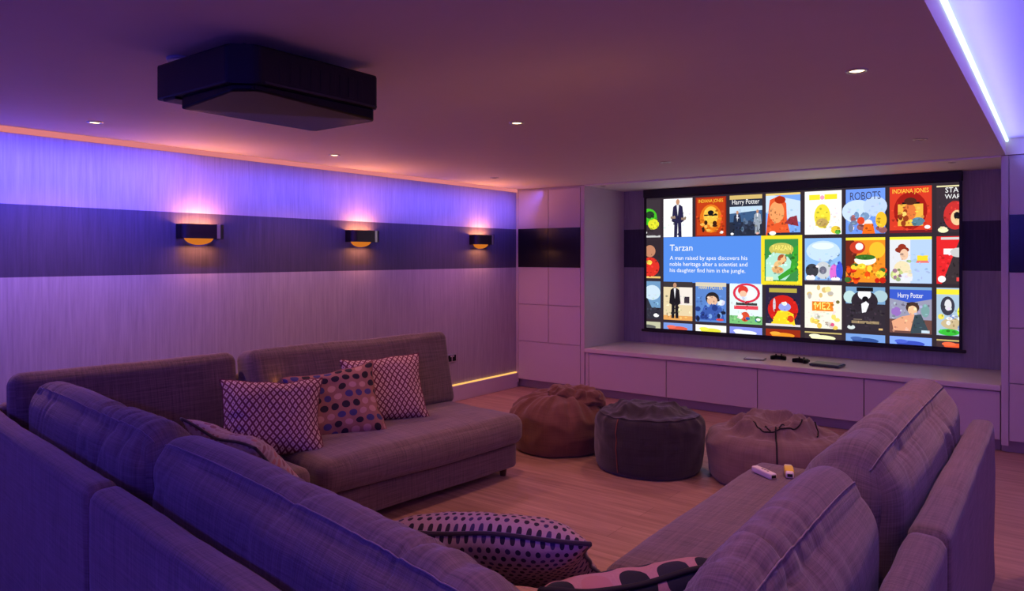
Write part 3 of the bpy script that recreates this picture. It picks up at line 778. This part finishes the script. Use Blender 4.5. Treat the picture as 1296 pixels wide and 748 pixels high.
# ================================================================= sofas
O = V((.78, 1.158, 0)); A5 = R(-5)
U = V((math.cos(A5), math.sin(A5), 0)); Vv = V((-math.sin(A5), math.cos(A5), 0))
def uv(u, v, z=0): return O + U*u + Vv*v + V((0, 0, z))
ON = V((.78, 1.205, 0)); AN = R(-6.5)
def near(u, v): return ON + V((math.cos(AN), math.sin(AN), 0))*u + V((-math.sin(AN), math.cos(AN), 0))*v
def in_frame(o, root, F):
    root_m = Matrix.Translation(root.location) @ Matrix.Rotation(root.rotation_euler.z, 4, 'Z')
    o.matrix_basis = root_m.inverted() @ F @ (Matrix.Translation(o.location) @ o.rotation_euler.to_matrix().to_4x4())
FL = Matrix.Translation(O) @ Matrix.Rotation(A5, 4, 'Z')

# corner section: L of two backs, the base and seat
t = thing('sofa_section', 'grey corner sofa section at left, its back to the camera', 'sofa', near(0, 0), AN)
panel(t, 'back_frame', 0, 1.845, 0, BT, .055, BH, .035, 3, sag=.008, fine=.0025)
in_frame(panel(t, 'back_frame', 0, BT, .16, 1.325, .055, BH, .035, 4, sag=.006), t, FL)
panel(t, 'base', .104, 1.845, .104, DEPTH-.03, .055, .235, .03, 5)
in_frame(panel(t, 'base', .104, DEPTH-.03, DEPTH+.03, 1.325, .055, .235, .03, 6), t, FL)
for x, y in ((.06, .06), (1.76, .06), (1.76, .93), (.06, 1.25)): foot(t, x, y)
panel(t, 'seat_cushion', .40, 1.84, .36, DEPTH, .237, .415, .06, 7, puff=(0, .02, .02), sag=.012)
in_frame(panel(t, 'seat_cushion', .38, DEPTH, DEPTH+.06, 1.325, .237, .415, .06, 8, puff=(0, .0, .0), sag=.008), t, FL)
back_cushion(t, .255, 1.822, .29, .66, .25, .51, 11, lean=5, puff=(.02, .03, .02), wr=.015)
o = back_cushion(t, -.57, .57, 0, .675, .165, .53, 12, lean=5, wr=.002, r=.06, puff=(.0, .03, .0), sag=.008, seam=False, taper=.3)
o.rotation_euler = (R(5), 0, R(-90)); o.location = (.195, .745, .675); in_frame(o, t, FL)

# far left section along the left wall
t = sofa('grey sofa section at left facing right, holding the patterned cushions', uv(0, 2.96), A5 - PI/2, 1.63)
cu = Cushion(.81, .40, .10, .075, (0, .015, .022), .003, (5, 3, 3), .014, 21)
o = obj('seat_cushion', cu.mesh(80, 46, 16), 'sofa', t, True); o.location = (.815, .70, .335)
back_cushion(t, .005, 1.60, .25, .672, .27, .54, 22, lean=9, wr=.003, r=.055, puff=(.01, .05, .005), sag=.014, seam=False, taper=.3)

# right-hand corner section: back to the camera, its right arm running away from the camera
XO = 4.82
F = Matrix.Translation((XO, .92, 0)) @ Matrix.Rotation(PI/2, 4, 'Z')
t = thing('sofa_section', 'grey corner sofa section at bottom right, nearest the camera', 'sofa', near(1.855, 0), AN)
panel(t, 'back_frame', 0, 2.17, 0, BT, .055, BH, .035, 33, sag=.008, fine=.0025)
in_frame(panel(t, 'back_frame', .0, 1.275, 0, BT, .055, BH, .035, 34, sag=.008, fine=.0025), t, F)
panel(t, 'base', .004, 2.0, .104, DEPTH-.03, .055, .235, .03, 35)
in_frame(panel(t, 'base', 1.04, 1.275, .104, DEPTH-.03, .055, .235, .03, 36), t, F)
for x, y in ((.08, .06), (2.0, .06), (.08, .93)): foot(t, x, y)
panel(t, 'seat_cushion', .01, 1.80, .34, DEPTH, .237, .415, .06, 31, puff=(0, .01, .01), sag=.012)
in_frame(panel(t, 'seat_cushion', 1.04, 1.275, .34, DEPTH+.02, .237, .43, .06, 37, puff=(0, .02, .02), sag=.012), t, F)
back_cushion(t, -.03, 1.60, .29, .665, .25, .51, 32, lean=5, wr=.016, puff=(.02, .03, .02), droop=.04)
in_frame(back_cushion(t, .28, 1.26, .285, .655, .25, .53, 42, lean=5, wr=.016, r=.12, puff=(.03, .04, .045), taper=.14), t, F)

t = sofa('grey sofa section at right farthest from the camera, holding the remotes', (XO, 2.205, 0), PI/2, 1.70)
panel(t, 'seat_cushion', .01, 1.69, .34, DEPTH+.02, .237, .43, .06, 51, puff=(0, .02, .02), sag=.012)
back_cushion(t, .01, 1.66, .275, .675, .30, .56, 52, lean=5, wr=.016, r=.145, puff=(.035, .045, .03), taper=.16)

# ================================================================= loose cushions
pillow('throw_pillow', 'pink and maroon lozenge-patterned cushion leaning on left sofa, nearest the corner', .56, .45, .17, 'lozenge', (1.53, 2.41, .61), (.80, -.42, .42), roll=-3, seed=1)
pillow('throw_pillow', 'cushion with black, blue and pink spots between the two lozenge cushions', .56, .46, .16, 'dots', (1.51, 2.87, .605), (.76, -.52, .42), roll=9, seed=2)
pillow('throw_pillow', 'lozenge-patterned cushion farthest along the left sofa, behind spotted cushion', .56, .46, .16, 'lozenge', (1.50, 3.28, .64), (.80, -.42, .42), roll=2, seed=3)
pillow('throw_pillow', 'faded spotted cushion with dark edge slumped behind the corner section back', .53, .48, .16, 'greydots', (2.15, 1.86, .585), (.04, .70, .70), roll=8, seed=4, pipe=.007, pipe_mat='pil_pipe')
pillow('throw_pillow', 'small-spotted cushion with dark piping leaning at bottom centre above the floor', .66, .50, .17, 'smalldots', (3.60, 1.82, .565), (-.22, .50, .84), roll=0, seed=5, pipe=.007, pipe_mat='pil_pipe')
pillow('throw_pillow', 'large-spotted pink cushion with black piping at bottom edge by right sofa', .58, .50, .16, 'bigdots', (4.11, 1.74, .52), (-.62, .45, .62), roll=0, seed=6, pipe=.008, pipe_mat='cord')

# ================================================================= remotes on the right seat
def remote(label, loc, rotz, cap):
    t = thing('remote_control', label, 'remote control', loc, rotz)
    obj('shell', box(-.019, .019, -.075, .075, 0, .030, .007, 3), 'white_plastic', t, True)
    bm = bmesh.new()
    for y in (-.03, -.01, .01): add_box(bm, -.005, .005, y-.005, y+.005, .0295, .032, .001)
    obj('button', bm, 'grey_plastic', t)
    obj('trigger_window', box(-.012, .012, -.0765, -.074, .008, .022, .0005), 'black', t)
    if cap:
        obj('sleeve', box(-.022, .022, -.05, .045, -.001+.002, .034, .008, 3), 'yellow', t, True)
    return t
remote('white remote control lying on right seat, left of the yellow one', (3.89, 3.58, .438), R(55), False)
remote('remote control with yellow sleeve lying on right seat beside the white one', (3.985, 3.665, .441), R(20), True)

# ================================================================= beanbags
def catmull(pts, s):
    n = len(pts)-1; x = s*n; i = min(int(x), n-1); f = x-i
    g = lambda k: pts[max(0, min(n, k))]
    r = []
    for d in (0, 1):
        a, b, c, e = g(i-1)[d], g(i)[d], g(i+1)[d], g(i+2)[d]
        r.append(.5*((2*b)+(-a+c)*f+(2*a-5*b+4*c-e)*f*f+(-a+3*b-3*c+e)*f**3))
    return r
class Bag:
    def __init__(s, rx, ry, h, prof, seed, fold=.04, nfold=3.0, start=.55, shift=(0, 0), tilt=(0, 0), low=.02, spokes=.018):
        s.__dict__.update(locals())
    def pt(s, a, q):
        r, z = catmull(s.prof, q); r = max(0, r)
        ca, sa = math.cos(a), math.sin(a)
        w = max(0, min(1, (q-s.start)/(1-s.start))) if q > s.start else 0
        x, y = r*s.rx*ca, r*s.ry*sa; zz = z*s.h
        lumps = noise.noise(V((ca*1.6+s.seed, sa*1.6, z*2)))*s.low
        x += ca*lumps; y += sa*lumps
        x += s.shift[0]*w; y += s.shift[1]*w
        zz += z*(s.tilt[0]*ca + s.tilt[1]*sa)*r
        # folds gather towards the tied middle
        c1, s1 = math.cos(s.seed*2.1), math.sin(s.seed*2.1)
        xa, ya = (x*c1+y*s1), (-x*s1+y*c1)
        p = V((xa*s.nfold*1.1, ya*s.nfold*2.6, s.seed)) + noise.noise_vector(V((x*4, y*4, s.seed)))*.75
        rd = 1-2*abs(noise.noise(p))
        rd2 = 1-2*abs(noise.noise(V((x*9+s.seed, y*9, 3)) + noise.noise_vector(V((x*7, y*7, s.seed+4)))*.6))
        amp = s.fold*min(1, w*2.0)*min(1, .25+r*1.5)
        zz += amp*(rd*1.0+rd2*.3-.35)
        # shallow creases down the side
        side = math.exp(-((q-.45)/.16)**2)
        c = (1-2*abs(noise.noise(V((ca*2.4+s.seed*2, sa*2.4, z*3.5)))))*.016*side + noise.noise(V((ca*6, sa*6, z*8+s.seed)))*.004*side
        x += ca*c; y += sa*c
        sp = (1-2*abs(noise.noise(V((ca*3.6+s.seed*3, sa*3.6, z*.8)))))*math.exp(-((q-.60)/.13)**2)*s.spokes
        x += ca*sp; y += sa*sp; zz += sp*.6
        return V((x, y, max(0.0, zz)))
    def mesh(s, na=150, nq=90):
        bm = bmesh.new(); uvl = bm.loops.layers.uv.new('UVMap')
        rings = []
        for j in range(1, nq):
            rings.append([bm.verts.new(s.pt(2*PI*i/na, j/nq)) for i in range(na)])
        b = bm.verts.new(s.pt(0, 0)); t = bm.verts.new(sum((v.co for v in rings[-1]), V())/na)
        rr = (s.rx+s.ry)/2
        def setuv(f, ks):
            for lp, (i, j) in zip(f.loops, ks): lp[uvl].uv = (i/na*2*PI*rr, j/nq*1.3)
        for j in range(len(rings)-1):
            for i in range(na):
                k = (i+1) % na
                f = bm.faces.new((rings[j][i], rings[j][k], rings[j+1][k], rings[j+1][i]))
                setuv(f, [(i, j), (i+1, j), (i+1, j+1), (i, j+1)])
        for i in range(na):
            k = (i+1) % na
            setuv(bm.faces.new((b, rings[0][k], rings[0][i])), [(i, 0), (i+1, 0), (i, 0)])
            setuv(bm.faces.new((t, rings[-1][i], rings[-1][k])), [(i, nq), (i, nq), (i+1, nq)])
        return bm
    def line(s, fa, q0, q1, n=60, lift=.004):
        out = []
        for i in range(n):
            f = i/(n-1); q = q0+(q1-q0)*f; a = fa(f); e = .004
            p = s.pt(a, q); du = s.pt(a+e, q)-p; dq = s.pt(a, min(.999, q+e))-p
            nn = du.cross(dq)
            out.append(p + (nn.normalized()*lift if nn.length > 1e-12 else V((0, 0, lift))))
        return out

def face_cam(x, y): return math.atan2(-y, 5.05-x)      # angle at which a side of the bag looks towards the photograph's viewpoint

prof1 = [(0, 0), (.6, 0), (.90, .02), (1.0, .22), (1.02, .45), (.97, .68), (.80, .86), (.52, .97), (.28, 1.0), (.12, .96), (0, .93)]
t = thing('beanbag', 'rust-brown beanbag with gathered top, left of the dark one', 'beanbag', (1.87, 4.80, 0))
b1 = Bag(.375, .375, .415, prof1, 3.3, .05, 2.6, .58, (.08, -.02), (.0, .0), .025, .03)
obj('bag', b1.mesh(), 'bag_rust', t, True)
# loose bunched neck of cloth folded over the top
prof_n = [(0, 0), (.9, 0), (1.05, .2), (1.0, .55), (.8, .85), (.5, .95), (.25, .80), (0, .7)]
bn = Bag(.215, .14, .075, prof_n, 8.1, .05, 3.4, .12, (.03, 0), (0, 0), .03, .02)
o = obj('gathered_neck', bn.mesh(110, 50), 'bag_rust', t, True); o.location = (.13, .03, .372); o.rotation_euler = (0, R(7), R(30))
t_a = face_cam(1.90, 4.76)

prof2 = [(0, 0), (.62, 0), (.92, .015), (1.0, .20), (1.0, .45), (.985, .66), (.95, .78), (.86, .845), (.72, .84), (.62, .87), (.45, .94), (.25, .93), (0, .86)]
t = thing('beanbag', 'dark denim beanbag with orange stitched seam, middle of the three', 'beanbag', (2.69, 4.74, 0))
b2 = Bag(.385, .37, .465, prof2, 6.7, .05, 2.4, .56, (-.03, .03), (0, 0), .015)
obj('bag', b2.mesh(), 'bag_dark', t, True)
a2 = face_cam(2.69, 4.74)
obj('seam', add_tube(bmesh.new(), b2.line(lambda f: a2-.62+.10*f-.10*f*f, .20, .56), .0042, False, 6), 'stitch', t, True)
obj('rim_seam', add_tube(bmesh.new(), b2.line(lambda f: a2-1.5+2.9*f, .575, .575, 90), .0035, False, 6), 'bag_dark', t, True)

prof3 = [(0, 0), (.66, 0), (.93, .02), (1.0, .25), (1.0, .5), (.96, .70), (.84, .84), (.66, .84), (.56, .92), (.40, 1.0), (.2, .98), (0, .9)]
t = thing('beanbag', 'pinkish beige beanbag with black cord and crumpled top, right of the dark one', 'beanbag', (3.50, 5.0, 0))
b3 = Bag(.45, .42, .38, prof3, 1.9, .085, 2.8, .55, (0, 0), (0, 0), .02)
obj('bag', b3.mesh(), 'bag_beige', t, True)
a3 = face_cam(3.50, 5.0)
obj('cord', add_tube(bmesh.new(), b3.line(lambda f: a3+.02, .38, .74, 60), .006, False, 6), 'cord', t, True)
for k, (s, e, q0, q1) in enumerate(((-.9, .0, .80, .70), (.0, 1.1, .70, .80), (-.5, -.1, .88, .72), (.1, .6, .72, .90), (1.2, 1.9, .70, .76))):
    obj('piping', add_tube(bmesh.new(), b3.line(lambda f, s=s, e=e: a3+s+(e-s)*f, q0, q1, 60), .0045, False, 6), 'cord', t, True)

# ================================================================= lights
def area(name, loc, rot, sx, sy, c, w, spread=180):
    l = bpy.data.lights.new(name, 'AREA'); l.shape = 'RECTANGLE'; l.size = sx; l.size_y = sy
    l.color = c; l.energy = w; l.spread = R(spread)
    o = bpy.data.objects.new(name, l); COL.objects.link(o); o.location = loc; o.rotation_euler = rot
    return o
def aim(o, d): o.rotation_euler = V(d).to_track_quat('-Z', 'Y').to_euler()
def spot(name, loc, d, c, w, ang, blend=.6, r=.02):
    l = bpy.data.lights.new(name, 'SPOT'); l.color = c; l.energy = w; l.spot_size = R(ang); l.spot_blend = blend; l.shadow_soft_size = r
    o = bpy.data.objects.new(name, l); COL.objects.link(o); o.location = loc; aim(o, d)
    return o
# blue wash lamps tucked under the ceiling along the left wall
for y, ly, wv, sp, tl in ((.6, 4.4, 56, 104, 44), (4.8, 3.8, 16, 84, 52)):
    o = area('wall_wash_lamp', (.42, y, H-.02), (0, 0, 0), .04, ly, (.12, .10, 1.0), wv, sp); o.rotation_euler = (0, R(tl), 0)
# cove lamps of the raised ceiling, then a fill lamp at the back
o = area('cove_or_fill_lamp', (4.745, 2.6, 2.325), (0, 0, 0), .03, 8.0, (.15, .17, 1.0), 34); o.rotation_euler = (0, R(-108), 0)
o = area('cove_or_fill_lamp', (6.50, 2.6, 2.30), (0, 0, 0), .05, 8.0, (.50, .17, .95), 32); o.rotation_euler = (0, R(150), 0)
o = area('cove_or_fill_lamp', (3.0, -1.5, 2.20), (0, 0, 0), 5.6, .05, (.06, .04, 1.0), 54); aim(o, (0, .8, -.45))  # blue fill added behind the camera, its source unseen
for y in (2.83, 4.37, 6.06):
    o = area('wall_lamp_up', (.055, y, 1.735), (0, 0, 0), .05, .26, (1.0, .34, .09), 4.6); aim(o, (0, 0, 1))
    o = area('wall_lamp_down', (.075, y, 1.598), (0, 0, 0), .05, .22, (1.0, .36, .18), 1.5)
o = area('skirting_lamp', (.024, 2.6, .186), (0, 0, 0), .02, 8.2, (1.0, .42, .05), 2.6); aim(o, (-.45, 0, 1))
for lb, x, y, lit in downs:
    spot('downlight_lamp', (x, y, H-.012), (0, 0, -1), (1.0, .43, .36) if not (x < 1 and y > 5) else (1.0, .30, .62), ((68 if y > 2 else 38) if x > 4 else 54) if lit else (46 if x < 1 else 36), 128, .9, .03)

# ================================================================= camera, world, view
cam = bpy.data.cameras.new('camera'); co = bpy.data.objects.new('camera', cam); COL.objects.link(co)
co.location = (5.05, 0, 1.515); co.rotation_euler = (R(90), 0, R(37.2))
cam.sensor_width = 36; cam.lens = 36*913/1296; cam.shift_y = -49/1296; cam.clip_start = .02
C.camera = co
w = bpy.data.worlds.new('world'); C.world = w; w.use_nodes = True
w.node_tree.nodes['Background'].inputs[0].default_value = (.5, .4, .6, 1); w.node_tree.nodes['Background'].inputs[1].default_value = .01
C.view_settings.view_transform = 'Standard'; C.view_settings.look = 'None'; C.view_settings.gamma = 1
C.view_settings.use_curve_mapping = False; C.view_settings.exposure = 0
